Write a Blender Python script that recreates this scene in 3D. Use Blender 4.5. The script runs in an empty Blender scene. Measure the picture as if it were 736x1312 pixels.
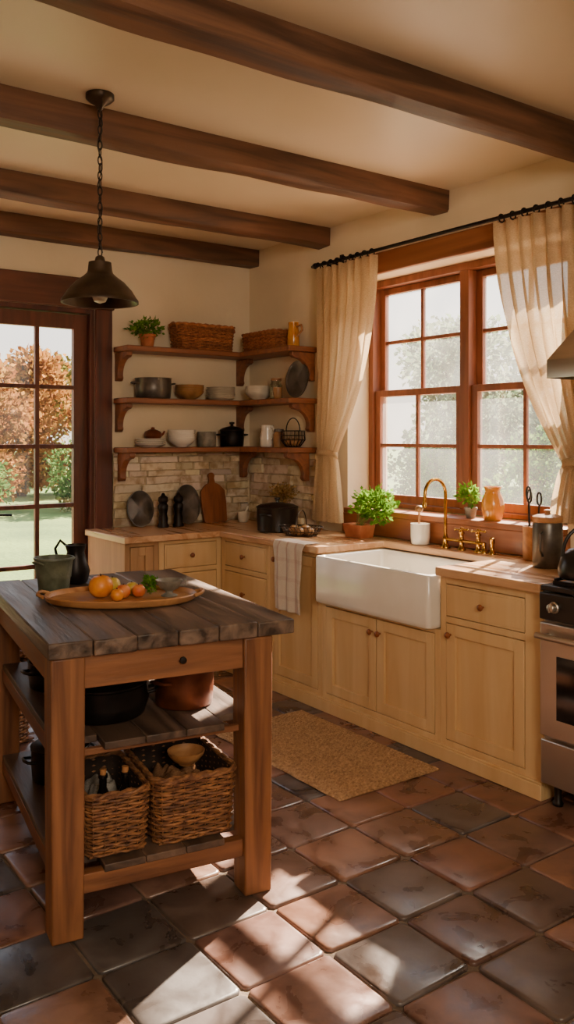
import bpy, math, random
from math import sin, cos, pi, radians, sqrt
from mathutils import Vector, Matrix, noise as mnoise
random.seed(7)
R = random.Random(11)
def H(h):
    h=h.lstrip('#'); o=[]
    for i in (0,2,4):
        c=int(h[i:i+2],16)/255; o.append(c/12.92 if c<=.04045 else ((c+.055)/1.055)**2.4)
    return (o[0],o[1],o[2],1)
# ------------------------------------------------------------ materials
def mk(name,c1,c2=None,rough=.5,metal=0.,scale=(5,5,5),lo=.35,hi=.65,bump=0.,bscale=None,bdist=.01,vcol=False,detail=6,dist=0.,rvar=0.,coat=0.,sss=0.):
    m=bpy.data.materials.new(name); m.use_nodes=True; nt=m.node_tree; b=nt.nodes['Principled BSDF']
    N=nt.nodes.new; L=nt.links.new
    tc=N('ShaderNodeTexCoord'); mp=N('ShaderNodeMapping'); mp.inputs['Scale'].default_value=scale
    L(tc.outputs['Object'],mp.inputs['Vector'])
    nz=N('ShaderNodeTexNoise'); nz.inputs['Scale'].default_value=1; nz.inputs['Detail'].default_value=detail; nz.inputs['Distortion'].default_value=dist
    L(mp.outputs[0],nz.inputs['Vector'])
    rp=N('ShaderNodeValToRGB'); rp.color_ramp.elements[0].position=lo; rp.color_ramp.elements[1].position=hi
    rp.color_ramp.elements[0].color=H(c1); rp.color_ramp.elements[1].color=H(c2 or c1)
    L(nz.outputs['Fac'],rp.inputs['Fac']); out=rp.outputs['Color']
    if vcol:
        at=N('ShaderNodeAttribute'); at.attribute_name='Col'
        mx=N('ShaderNodeMixRGB'); mx.blend_type='MULTIPLY'; mx.inputs[0].default_value=1
        L(out,mx.inputs[1]); L(at.outputs['Color'],mx.inputs[2]); out=mx.outputs[0]
    L(out,b.inputs['Base Color'])
    b.inputs['Roughness'].default_value=rough; b.inputs['Metallic'].default_value=metal
    if coat: b.inputs['Coat Weight'].default_value=coat; b.inputs['Coat Roughness'].default_value=.15
    if rvar:
        mr=N('ShaderNodeMapRange'); mr.inputs['To Min'].default_value=max(.03,rough-rvar); mr.inputs['To Max'].default_value=rough+rvar
        mr.inputs['From Min'].default_value=.3; mr.inputs['From Max'].default_value=.7
        L(nz.outputs['Fac'],mr.inputs['Value']); L(mr.outputs[0],b.inputs['Roughness'])
    if bump:
        n2=N('ShaderNodeTexNoise'); n2.inputs['Scale'].default_value=1; n2.inputs['Detail'].default_value=5
        m2=N('ShaderNodeMapping'); m2.inputs['Scale'].default_value=bscale or tuple(s*4 for s in scale)
        L(tc.outputs['Object'],m2.inputs['Vector']); L(m2.outputs[0],n2.inputs['Vector'])
        bp=N('ShaderNodeBump'); bp.inputs['Strength'].default_value=bump; bp.inputs['Distance'].default_value=bdist
        L(n2.outputs['Fac'],bp.inputs['Height']); L(bp.outputs[0],b.inputs['Normal'])
    return m
def wood(name,c1,c2,ax='X',k=1.,rough=.55,bump=.35,vcol=False,coat=0.,lo=.33,hi=.67):
    s=[13*k]*3; s['XYZ'.index(ax)]=1.3*k
    return mk(name,c1,c2,rough=rough,scale=tuple(s),lo=lo,hi=hi,bump=bump,bscale=tuple(v*4 for v in s),bdist=.004,vcol=vcol,detail=9,dist=1.1,rvar=.1,coat=coat)
PLASTER=mk('plaster_wall','E3CFAC','ECDABB',rough=.85,scale=(1.5,1.5,1.5),bump=.3,bscale=(18,18,18),bdist=.006)
CEIL=mk('ceiling_paint','E4D2B3','ECDCC1',rough=.38,scale=(.8,.8,.8),bump=.08,bscale=(5,5,5),bdist=.01)
BEAM=wood('beam_wood','4A3020','7E563C','X',.8,rough=.6,bump=.9)
BEAMZ=wood('door_frame_wood','43211A','6C3826','Z',.8,rough=.5,bump=.4)
BEAMX=wood('door_header_wood','45261A','704029','X',.8,rough=.5,bump=.4)
WINZ=wood('window_wood','744028','985C40','Z',1,rough=.45,bump=.25)
DOORW=wood('door_wood','4C281C','78432D','Z',1,rough=.45,bump=.25)
SHELF=wood('shelf_wood','6E4029','965E3C','X',1,rough=.5,bump=.3)
CAB=wood('cabinet_paint','CCA36C','E0C08C','Z',.55,rough=.5,bump=.12,lo=.25,hi=.75)
CABW=wood('plain_cabinet_wood','A0764C','BC9264','Z',.8,rough=.6)
WORK=wood('worktop_wood','B48258','D8AE82','Y',.8,rough=.30,bump=.1,coat=.2)
SILL=wood('sill_wood','7C4628','A4643C','Y',.9,rough=.4,bump=.25)
TABTOP=wood('tabletop_wood','382C25','7C6657','Y',.9,rough=.46,bump=1.0,vcol=True,lo=.38,hi=.66)
TABLEG=wood('table_leg_wood','5E3822','9E683E','Z',.9,rough=.55,bump=.7)
TABRAIL=wood('table_rail_wood','5E3822','98633C','X',.9,rough=.55,bump=.7)
TABRAILY=wood('table_side_rail_wood','5A311B','8A5230','Y',.9,rough=.55,bump=.5)
SHELFD=wood('table_shelf_wood','3C2F27','6E5646','Y',.9,rough=.55,bump=.6,vcol=True)
BOARDW=wood('cutting_board_wood','6E3B1D','96582E','Z',1.2,rough=.5)
TRAYW=wood('tray_wood','96623A','BE8A56','X',1.5,rough=.45)
KNOBW=mk('brown_knob','7A3E1E','95552C',rough=.3,scale=(30,30,30))
IRON=mk('dark_iron','1E1A18','2E2825',rough=.42,metal=.75,scale=(12,12,12),rvar=.1)
BLACK=mk('black_enamel','15120F','221D1A',rough=.3,scale=(10,10,10))
BRONZE=mk('bronze_lamp','3A2E24','544434',rough=.38,metal=.7,scale=(12,12,12),rvar=.12)
BRASS=mk('brass','A97A34','C49648',rough=.22,metal=1,scale=(20,20,20),rvar=.06)
STEEL=mk('brushed_steel','BCB4A8','CCC4B8',rough=.36,metal=1,scale=(2,60,2),bump=.05,bscale=(4,200,4),bdist=.001)
COPPER=mk('brown_copper','5E3222','8A4A30',rough=.4,metal=.5,scale=(10,10,10),rvar=.1)
CERAM=mk('white_ceramic','E9E2D4','F1EBDF',rough=.18,scale=(4,4,4),coat=.4)
STONEW=mk('cream_stoneware','D6CBB6','E6DCC8',rough=.35,scale=(14,14,14))
BROWNS=mk('brown_stoneware','8A6238','A87C4C',rough=.4,scale=(14,14,14))
GREYST=mk('grey_stoneware','6C675C','8C867A',rough=.5,scale=(25,25,25),bump=.2)
GREENP=mk('grey_green_pottery','474D3C','666A56',rough=.5,scale=(20,20,20),bump=.25)
TERRA=mk('terracotta','A65A34','BF7348',rough=.75,scale=(12,12,12),bump=.2)
MUST=mk('mustard_glaze','C47A1C','DC9A34',rough=.2,scale=(8,8,8),coat=.4)
PEWTER=mk('pewter','4E4A46','6A645E',rough=.35,metal=.6,scale=(14,14,14))
WICK=mk('wicker','66402A','A06E42',rough=.6,scale=(40,40,40),bump=.3,vcol=True)
WICKR=mk('wicker_red','8E5030','BC7A4A',rough=.6,scale=(40,40,40),bump=.3,vcol=True)
WICKD=mk('wicker_lining','22160D','32200F',rough=.8,scale=(30,30,30))
SOIL=mk('soil','2A1D13','3A291B',rough=.9,scale=(60,60,60),bump=.5)
STEM=mk('plant_stem','55652C','74843C',rough=.6,scale=(20,20,20))
BRICK=mk('whitewashed_brick','C0A886','EADFCA',rough=.85,scale=(14,14,14),bump=.9,bscale=(40,40,40),bdist=.01,vcol=True,lo=.36,hi=.56)
MORTAR=mk('mortar','AA9574','C9B694',rough=.95,scale=(20,20,20),bump=.5)
JUTE=mk('jute','8A6844','C49C6E',rough=.9,scale=(60,90,60),lo=.3,hi=.7,bump=.4,bscale=(240,240,240),bdist=.003,vcol=True)
TILE=mk('glazed_floor_tile','9A8B80','FFFFFF',rough=.34,scale=(7,7,7),lo=.28,hi=.62,bump=.45,bscale=(11,11,11),bdist=.006,vcol=True,rvar=.15,dist=.6,coat=.10)
GROUT=mk('grout','5C4C3E','7A6856',rough=.9,scale=(20,20,20),bump=.4)
LAWN=mk('lawn','4A6424','6C8438',rough=.95,scale=(.6,.6,.6),bump=.6,bscale=(12,12,12),bdist=.05)
PAVE=mk('bounce_paving','8C7862','B09A80',rough=.9,scale=(2,2,2),bump=.5,bscale=(9,9,9))
BARK=mk('bark','3C2E22','5A4636',rough=.9,scale=(6,6,1.5),bump=.8,bdist=.03)
BULB=mk('frosted_bulb','D8CFB8','E6DFCC',rough=.3,scale=(5,5,5))
def leafmat(name,c1,c2,tr=.45,sc=2.):
    m=bpy.data.materials.new(name); m.use_nodes=True; nt=m.node_tree; nt.nodes.clear(); N=nt.nodes.new; L=nt.links.new
    tc=N('ShaderNodeTexCoord'); nz=N('ShaderNodeTexNoise'); nz.inputs['Scale'].default_value=sc; nz.inputs['Detail'].default_value=4
    L(tc.outputs['Object'],nz.inputs['Vector']); rp=N('ShaderNodeValToRGB'); rp.color_ramp.elements[0].position=.35; rp.color_ramp.elements[1].position=.65
    rp.color_ramp.elements[0].color=H(c1); rp.color_ramp.elements[1].color=H(c2); L(nz.outputs['Fac'],rp.inputs['Fac'])
    at=N('ShaderNodeAttribute'); at.attribute_name='Col'; mx=N('ShaderNodeMixRGB'); mx.blend_type='MULTIPLY'; mx.inputs[0].default_value=1
    L(rp.outputs[0],mx.inputs[1]); L(at.outputs['Color'],mx.inputs[2])
    d=N('ShaderNodeBsdfDiffuse'); t=N('ShaderNodeBsdfTranslucent'); s=N('ShaderNodeMixShader'); s.inputs[0].default_value=tr; o=N('ShaderNodeOutputMaterial')
    L(mx.outputs[0],d.inputs[0]); L(mx.outputs[0],t.inputs[0]); L(d.outputs[0],s.inputs[1]); L(t.outputs[0],s.inputs[2]); L(s.outputs[0],o.inputs[0])
    return m
HERB=leafmat('herb_leaf','4E7A22','86AE3C',.4,20)
DRY=leafmat('dried_flower','96784A','C6A468',.3,20)
AUT=leafmat('autumn_leaf','84542A','B08444')
AUTG=leafmat('late_summer_leaf','6A6A2E','A08C42')
GRN=leafmat('pale_green_leaf','6A8268','98AA8A')
DGRN=leafmat('green_leaf','44703A','78944E')
def fabric(name,c1,c2,trl=.45,trn=.08,stripes=False):
    m=bpy.data.materials.new(name); m.use_nodes=True; nt=m.node_tree; nt.nodes.clear(); N=nt.nodes.new; L=nt.links.new
    tc=N('ShaderNodeTexCoord'); mp=N('ShaderNodeMapping'); mp.inputs['Scale'].default_value=(120,120,500) ; L(tc.outputs['Object'],mp.inputs['Vector'])
    nz=N('ShaderNodeTexNoise'); nz.inputs['Scale'].default_value=1; L(mp.outputs[0],nz.inputs['Vector'])
    rp=N('ShaderNodeValToRGB'); rp.color_ramp.elements[0].position=.3; rp.color_ramp.elements[1].position=.7
    rp.color_ramp.elements[0].color=H(c1); rp.color_ramp.elements[1].color=H(c2); L(nz.outputs['Fac'],rp.inputs['Fac']); col=rp.outputs[0]
    if stripes:
        sx=N('ShaderNodeSeparateXYZ'); L(tc.outputs['Object'],sx.inputs[0])
        for axis,freq,st in (('Y',12.,.38),('Z',9.,.14)):
            mu=N('ShaderNodeMath'); mu.operation='MULTIPLY'; mu.inputs[1].default_value=freq; L(sx.outputs[axis],mu.inputs[0])
            fr=N('ShaderNodeMath'); fr.operation='FRACT'; L(mu.outputs[0],fr.inputs[0])
            lt=N('ShaderNodeMath'); lt.operation='LESS_THAN'; lt.inputs[1].default_value=.2; L(fr.outputs[0],lt.inputs[0])
            ml=N('ShaderNodeMath'); ml.operation='MULTIPLY'; ml.inputs[1].default_value=st; L(lt.outputs[0],ml.inputs[0])
            mx=N('ShaderNodeMixRGB'); L(ml.outputs[0],mx.inputs[0]); L(col,mx.inputs[1]); mx.inputs[2].default_value=H('B0685A'); col=mx.outputs[0]
    d=N('ShaderNodeBsdfDiffuse'); t=N('ShaderNodeBsdfTranslucent'); s=N('ShaderNodeMixShader'); s.inputs[0].default_value=trl
    tp=N('ShaderNodeBsdfTransparent'); s2=N('ShaderNodeMixShader'); s2.inputs[0].default_value=trn; o=N('ShaderNodeOutputMaterial')
    L(col,d.inputs[0]); L(col,t.inputs[0]); L(d.outputs[0],s.inputs[1]); L(t.outputs[0],s.inputs[2]); L(s.outputs[0],s2.inputs[1]); L(tp.outputs[0],s2.inputs[2]); L(s2.outputs[0],o.inputs[0])
    return m
LINEN=fabric('linen_curtain','C2A680','DEC59E',.45,.12)
TOWEL=fabric('striped_towel','DCD0BE','EADFCF',.2,0,True)
CLOTH=fabric('brown_cloth','6A4A34','8A6548',.1,0)
WCLOTH=fabric('grey_cloth','8A847A','B0A89C',.1,0)
def glassmat(name,haze=.06,tint=(1,1,1,1),gl=.06):
    m=bpy.data.materials.new(name); m.use_nodes=True; nt=m.node_tree; nt.nodes.clear(); N=nt.nodes.new; L=nt.links.new
    tc=N('ShaderNodeTexCoord'); nz=N('ShaderNodeTexNoise'); nz.inputs['Scale'].default_value=3; L(tc.outputs['Object'],nz.inputs['Vector'])
    mm=N('ShaderNodeMath'); mm.operation='MULTIPLY'; mm.inputs[1].default_value=haze*2; L(nz.outputs['Fac'],mm.inputs[0])
    tp=N('ShaderNodeBsdfTransparent'); tp.inputs[0].default_value=tint; tl=N('ShaderNodeBsdfTranslucent'); g=N('ShaderNodeBsdfGlossy'); g.inputs['Roughness'].default_value=.03
    s=N('ShaderNodeMixShader'); L(mm.outputs[0],s.inputs[0]); L(tp.outputs[0],s.inputs[1]); L(tl.outputs[0],s.inputs[2])
    s2=N('ShaderNodeMixShader'); s2.inputs[0].default_value=gl; L(s.outputs[0],s2.inputs[1]); L(g.outputs[0],s2.inputs[2]); o=N('ShaderNodeOutputMaterial'); L(s2.outputs[0],o.inputs[0])
    return m
GLASS=glassmat('window_glass',.042,gl=.04)  # translucent haze mixed into the panes stands in for overexposed glow
DGLASS=glassmat('door_glass',.008,gl=.04)
JAR=glassmat('jar_glass',.12,(.85,.88,.8,1),.12)
OVENG=mk('oven_glass','0E0C0B','151210',rough=.08,scale=(3,3,3))
# ------------------------------------------------------------ mesh builder
def rrect(w,d,r,n=4):
    p=[]
    for cx,cy,a0 in ((w/2-r,d/2-r,0),(-w/2+r,d/2-r,pi/2),(-w/2+r,-d/2+r,pi),(w/2-r,-d/2+r,1.5*pi)):
        for i in range(n+1):
            a=a0+pi/2*i/n; p.append((cx+r*cos(a),cy+r*sin(a)))
    return p
def resample(p,N):
    q=p+[p[0]]; Ls=[0]
    for a,b in zip(q,q[1:]): Ls.append(Ls[-1]+math.dist(a,b))
    out=[];j=0
    for i in range(N):
        t=Ls[-1]*i/N
        while Ls[j+1]<t: j+=1
        f=(t-Ls[j])/max(1e-9,Ls[j+1]-Ls[j]); out.append((q[j][0]+(q[j+1][0]-q[j][0])*f,q[j][1]+(q[j+1][1]-q[j][1])*f))
    return out
class MB:
    def __init__(s): s.v=[];s.f=[];s.c=[];s.col=(1,1,1)
    def add(s,vs,fs,M=None):
        o=len(s.v)
        s.v+= [tuple(M@Vector(v)) for v in vs] if M else [tuple(v) for v in vs]
        s.f+=[tuple(i+o for i in f) for f in fs]; s.c+=[s.col]*len(fs); return s
    def box(s,c,d,M=None,tx=1,ty=1,bx=1,by=1):
        x,y,z=d[0]/2,d[1]/2,d[2]/2; vs=[]
        for sz,kx,ky in((-1,bx,by),(1,tx,ty)):
            for sx,sy in((-1,-1),(1,-1),(1,1),(-1,1)): vs.append((c[0]+sx*x*kx,c[1]+sy*y*ky,c[2]+sz*z))
        return s.add(vs,[(3,2,1,0),(4,5,6,7),(0,1,5,4),(1,2,6,5),(2,3,7,6),(3,0,4,7)],M)
    def bb(s,x0,x1,y0,y1,z0,z1,M=None): return s.box(((x0+x1)/2,(y0+y1)/2,(z0+z1)/2),(abs(x1-x0),abs(y1-y0),abs(z1-z0)),M)
    def loft(s,rings,cap0=True,cap1=True,M=None,closed=True):
        n=len(rings[0]); vs=[p for r in rings for p in r]; fs=[]
        for k in range(len(rings)-1):
            for i in range(n if closed else n-1):
                j=(i+1)%n; fs.append((k*n+i,k*n+j,(k+1)*n+j,(k+1)*n+i))
        if cap0: fs.append(tuple(range(n-1,-1,-1)))
        if cap1: fs.append(tuple(range((len(rings)-1)*n,len(rings)*n)))
        return s.add(vs,fs,M)
    def lathe(s,prof,c=(0,0,0),n=28,M=None,cap0=True,cap1=True,sx=1,sy=1):
        rings=[[(c[0]+max(r,.0004)*cos(2*pi*i/n)*sx,c[1]+max(r,.0004)*sin(2*pi*i/n)*sy,c[2]+z) for i in range(n)] for r,z in prof]
        return s.loft(rings,cap0,cap1,M)
    def tube(s,pts,r,n=8,closed=False,M=None):
        P=[Vector(p) for p in pts]; m=len(P); T=[]
        for i in range(m):
            a=P[(i-1)%m] if closed or i>0 else P[i]; b=P[(i+1)%m] if closed or i<m-1 else P[i]
            t=(b-a); T.append(t.normalized() if t.length>1e-9 else Vector((0,0,1)))
        up=Vector((0,0,1)) if abs(T[0].z)<.9 else Vector((1,0,0)); nr=T[0].cross(up).normalized(); rings=[]
        for i in range(m):
            nr=(nr-T[i]*nr.dot(T[i]));
            nr=nr.normalized() if nr.length>1e-6 else T[i].orthogonal().normalized()
            b=T[i].cross(nr); rr=r[i] if isinstance(r,(list,tuple)) else r
            rings.append([tuple(P[i]+nr*rr*cos(2*pi*k/n)+b*rr*sin(2*pi*k/n)) for k in range(n)])
        if closed: rings.append(rings[0])
        return s.loft(rings,not closed,not closed,M)
    def ell(s,c,r,n=16,m=10,M=None):
        if not isinstance(r,(tuple,list)): r=(r,r,r)
        return s.loft([[(c[0]+r[0]*max(sin(pi*k/m),.003)*cos(2*pi*i/n),c[1]+r[1]*max(sin(pi*k/m),.003)*sin(2*pi*i/n),c[2]-r[2]*cos(pi*k/m)) for i in range(n)] for k in range(m+1)],True,True,M)
    def leaf(s,p,d,L,W,rg=R):
        p=Vector(p); d=Vector(d).normalized(); q=Vector((rg.uniform(-1,1),rg.uniform(-1,1),rg.uniform(-1,1))); sd=d.cross(q)
        if sd.length<1e-4: return s
        sd.normalize(); m=p+d*L*.5; nn=d.cross(sd)*L*.12
        g=rg.uniform(.7,1.15); o=s.col; s.col=(g*o[0],g*o[1],g*o[2]); s.add([p,m+sd*W/2+nn,p+d*L,m-sd*W/2+nn],[(0,1,2,3)]); s.col=o; return s
    def grid(s,fn,nu,nv,M=None):
        vs=[fn(i/nu,j/nv) for j in range(nv+1) for i in range(nu+1)]
        return s.add(vs,[(j*(nu+1)+i,j*(nu+1)+i+1,(j+1)*(nu+1)+i+1,(j+1)*(nu+1)+i) for j in range(nv) for i in range(nu)],M)
    def finish(s,name,mat,parent=None,loc=(0,0,0),rz=0,rot=None,bevel=0,bseg=2,label=None,category=None,group=None,kind=None,solid=0):
        me=bpy.data.meshes.new(name); me.from_pydata(s.v,[],s.f); me.materials.append(mat)
        ca=me.color_attributes.new('Col','FLOAT_COLOR','CORNER'); data=[]
        for f,c in zip(s.f,s.c): data+= [c[0],c[1],c[2],1.0]*len(f)
        ca.data.foreach_set('color',data)
        me.polygons.foreach_set('use_smooth',[True]*len(s.f)); me.set_sharp_from_angle(angle=radians(48)); me.update()
        ob=bpy.data.objects.new(name,me); bpy.context.scene.collection.objects.link(ob)
        ob.location=loc; ob.rotation_euler=rot or (0,0,rz)
        if parent: ob.parent=parent
        if bevel:
            b=ob.modifiers.new('bevel','BEVEL'); b.width=bevel; b.segments=bseg; b.limit_method='ANGLE'; b.angle_limit=radians(40)
        if solid:
            b=ob.modifiers.new('solid','SOLIDIFY'); b.thickness=solid
        for k,v in(('label',label),('category',category),('group',group),('kind',kind)):
            if v: ob[k]=v
        return ob
def T(name,label,category,loc=(0,0,0),rz=0,group=None,kind=None):
    e=bpy.data.objects.new(name,None); e.empty_display_size=.1; bpy.context.scene.collection.objects.link(e); e.location=loc; e.rotation_euler=(0,0,rz)
    e['label']=label
    if category: e['category']=category
    if group: e['group']=group
    if kind: e['kind']=kind
    return e
def clone(ob,loc=None,rz=None,label=None,scale=None):
    def rec(o,par):
        c=o.copy(); bpy.context.scene.collection.objects.link(c)
        if par: c.parent=par
        for ch in list(o.children): rec(ch,c)
        return c
    c=rec(ob,None)
    if loc: c.location=loc
    if rz is not None: c.rotation_euler=(c.rotation_euler[0],c.rotation_euler[1],rz)
    if label: c['label']=label
    if scale: c.scale=(scale,)*3
    return c
RX=Matrix.Rotation(pi/2,4,'X')
CZ=2.94
# ------------------------------------------------------------ setting
f=MB(); f.bb(-5,0.0,-7.6,0.0,-.2,-.012)
floor=f.finish('floor',GROUT,label='terracotta and slate tiled floor',kind='structure')
st=.3; tiles=MB(); pal=[(.30,.125,.075),(.25,.105,.07),(.34,.15,.09),(.21,.095,.068),(.16,.09,.068),(.105,.08,.072),(.27,.125,.088),(.19,.09,.065),(.31,.135,.08),(.17,.105,.082),(.27,.11,.07),(.23,.115,.082),(.29,.14,.09),(.13,.09,.078)]
ix0=-5.03; iy0=-7.72
for i in range(17):
    for j in range(26):
        x0=ix0+i*st; y0=iy0+j*st; x1=min(x0+st,0); y1=min(y0+st,0); x0=max(x0,-5); y0=max(y0,-7.6)
        if x1-x0<.03 or y1-y0<.03: continue
        c=R.choice(pal); k=R.uniform(.85,1.2); tiles.col=(c[0]*k*.90,c[1]*k*1.04,c[2]*k*1.12)
        gp=.005; e=.007; j1=[R.uniform(-.003,.003) for _ in range(8)]; tz=[R.uniform(-.0022,.0012) for _ in range(4)]
        P=[(x0+gp+j1[0],y0+gp+j1[1]),(x1-gp+j1[2],y0+gp+j1[3]),(x1-gp+j1[4],y1-gp+j1[5]),(x0+gp+j1[6],y1-gp+j1[7])]
        S=[(1,1),(-1,1),(-1,-1),(1,-1)]; cr=.012
        def ring(ins,z,tl):
            o=[]
            for q in range(4):
                px=P[q][0]+S[q][0]*ins; py=P[q][1]+S[q][1]*ins; zz=z+(tz[q] if tl else 0)
                a=(px+S[q][0]*cr,py,zz); b=(px,py+S[q][1]*cr,zz)
                o+= [b,a] if q in(0,2) else [a,b]
            return o
        tiles.loft([ring(0,-.014,0),ring(0,-.006,1),ring(e*.4,-.002,1),ring(e*1.3,0,1)],False,True)
tiles.finish('tile',TILE,parent=floor,label='worn glazed terracotta tiles')
c=MB(); c.bb(-5,.35,-7.6,.25,CZ,CZ+.1); c.finish('ceiling',CEIL,label='cream painted ceiling',kind='structure')
DX0,DX1,DH=-2.70,-1.26,2.40
w=MB(); w.bb(-5.2,DX0,0,.25,-.2,CZ); w.bb(DX1,.35,0,.25,-.2,CZ); w.bb(DX0,DX1,0,.25,DH,CZ); w.bb(DX0,DX1,0,.25,-.2,0)
w.finish('wall_back',PLASTER,label='cream plaster wall with a glazed door',kind='structure')
WY0,WY1,WZ0,WZ1=-1.17,-2.87,1.05,2.56
w=MB(); w.bb(0,.35,WY0,0,-.2,CZ); w.bb(0,.35,-7.6,WY1,-.2,CZ); w.bb(0,.35,WY1,WY0,-.2,WZ0); w.bb(0,.35,WY1,WY0,WZ1,CZ)
w.finish('wall_right',PLASTER,label='cream plaster wall with a deep window recess',kind='structure')
w=MB(); w.bb(-5.2,-5,-7.6,0,-.2,CZ); w.finish('wall_left',PLASTER,label='cream plaster wall',kind='structure')
w=MB(); w.bb(-5.2,.35,-7.8,-7.6,-.2,CZ); w.finish('wall_front',PLASTER,label='cream plaster wall',kind='structure')
# beams
def beam(y0,y1,i):
    b=MB(); n=46; L0,L1=-5.0,0.0; hh=.125; rings=[]
    for k in range(n+1):
        xx=L0+(L1-L0)*k/n
        def q(a,b_): return mnoise.noise(Vector((xx*2.2+i*7,a*3.1+i,b_*2.7)))*.012
        rings.append([(xx,y0+q(1,1),CZ-hh+.012+q(2,1)),(xx,y0+.012+q(3,1),CZ-hh+q(4,1)),(xx,y1-.012+q(5,1),CZ-hh+q(4,2)),(xx,y1+q(6,1),CZ-hh+.012+q(2,3)),(xx,y1,CZ),(xx,y0,CZ)])
    b.loft(rings); b.finish('ceiling_beam',BEAM,label='dark rough-hewn wooden ceiling beam',category='beam',group='exposed ceiling beams')
for i,yf in enumerate((-.135,-.99,-2.075,-3.16,-4.25)): beam(yf,yf+.135,i)
b=MB(); b.bb(-5,DX0-.14,-.02,0,0,.12); b.finish('baseboard_back',BEAMX,label='brown wooden baseboard',kind='structure',bevel=.003)
# ------------------------------------------------------------ door
dr=T('door_1','dark red-brown glazed wooden double door',None,(0,0,0),kind='structure')
m=MB(); m.bb(DX0-.13,DX1+.13,-.045,0,DH-.0,DH+.20)
m.finish('door_header',BEAMX,dr,bevel=.006)
for xa,xb in((DX0-.13,DX0),(DX1,DX1+.12)):
    m=MB(); m.bb(xa,xb,-.03,0,0,DH); m.finish('door_post',BEAMZ,dr,bevel=.005)
m=MB(); m.bb(DX0,DX0+.03,0,.2,0,DH); m.bb(DX1-.03,DX1,0,.2,0,DH); m.bb(DX0+.03,DX1-.03,0,.2,DH-.03,DH); m.bb(DX0,DX1,0,.22,0,.02)
m.finish('door_jamb',BEAMZ,dr)
def pane_grid(mb,x0,x1,z0,z1,y0,y1,sl,rt,rb,mu,cols,rows):
    mb.bb(x0,x0+sl,y0,y1,z0,z1); mb.bb(x1-sl,x1,y0,y1,z0,z1); mb.bb(x0+sl,x1-sl,y0,y1,z1-rt,z1); mb.bb(x0+sl,x1-sl,y0,y1,z0,z0+rb)
    a0,a1,b0,b1=x0+sl,x1-sl,z0+rb,z1-rt; e=.006
    for i in range(1,cols):
        xx=a0+(a1-a0)*i/cols; mb.bb(xx-mu/2,xx+mu/2,y0+e,y1-e,b0,b1)
    for j in range(1,rows):
        zz=b0+(b1-b0)*j/rows
        for i in range(cols):
            p=a0+(a1-a0)*i/cols+(mu/2 if i else 0); q=a0+(a1-a0)*(i+1)/cols-(mu/2 if i<cols-1 else 0)
            mb.bb(p,q,y0+e,y1-e,zz-mu/2,zz+mu/2)
    return a0,a1,b0,b1
xm=(DX0+DX1)/2
for (xa,xb,hs) in((DX0+.03,xm-.002,1),(xm+.002,DX1-.03,-1)):
    m=MB(); a=pane_grid(m,xa,xb,.025,DH-.035,.05,.095,.095,.10,.26,.028,2,5)
    leaf=m.finish('door_leaf',DOORW,dr,bevel=.003)
    gl=MB(); gl.bb(a[0],a[1],.071,.075,a[2],a[3]); gl.finish('glass',DGLASS,leaf)
    hx=xb-.045 if hs>0 else xa+.045
    hd=MB(); hd.bb(hx-.02,hx+.02,.038,.05,.95,1.13); hd.tube([(hx,.04,1.04),(hx,.0,1.04),(hx-hs*.03,-.005,1.04),(hx-hs*.11,-.005,1.035)],.008); hd.finish('handle',IRON,leaf,bevel=.002)
# ------------------------------------------------------------ window
win=T('window_1','red-brown wooden double-hung window pair',None,(.2,(WY0+WY1)/2,1.08),-pi/2,kind='structure')
Wd=(WY0-WY1); hw=Wd/2; Hh=WZ1-1.08
m=MB(); m.bb(-hw,-hw+.045,-.02,.1,0,Hh); m.bb(hw-.045,hw,-.02,.1,0,Hh); m.bb(-hw+.045,hw-.045,-.02,.1,Hh-.045,Hh); m.bb(-hw+.045,hw-.045,-.02,.1,0,.03); m.bb(-.035,.035,-.02,.1,.03,Hh-.045)
m.finish('window_frame',WINZ,win,bevel=.004)
for (xa,xb) in((-hw+.048,-.038),(.038,hw-.048)):
    zm=Hh/2
    for (za,zb,ya) in((.033,zm+.02,0.0),(zm-.02,Hh-.048,.045)):
        m=MB(); a=pane_grid(m,xa,xb,za,zb,ya,ya+.038,.045,.04,.05 if ya==0 else .04,.022,2,2)
        s_=m.finish('sash',WINZ,win,bevel=.0025)
        gl=MB(); gl.bb(a[0],a[1],ya+.018,ya+.021,a[2],a[3]); gl.finish('glass',GLASS,s_)
m=MB(); m.bb(-.035,.19,WY1,WY0,1.045,1.078); m.bb(-.032,-.002,WY1-.02,WY0+.02,.92,1.045)
m.finish('trim_1',SILL,label='warm brown wooden window sill and backboard',kind='structure',bevel=.004)
m=MB(); m.bb(-.04,-.001,WY1-.1,WY0+.08,2.55,2.68); m.finish('trim_2',SILL,label='brown wooden lintel over the window',kind='structure',bevel=.008)
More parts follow.
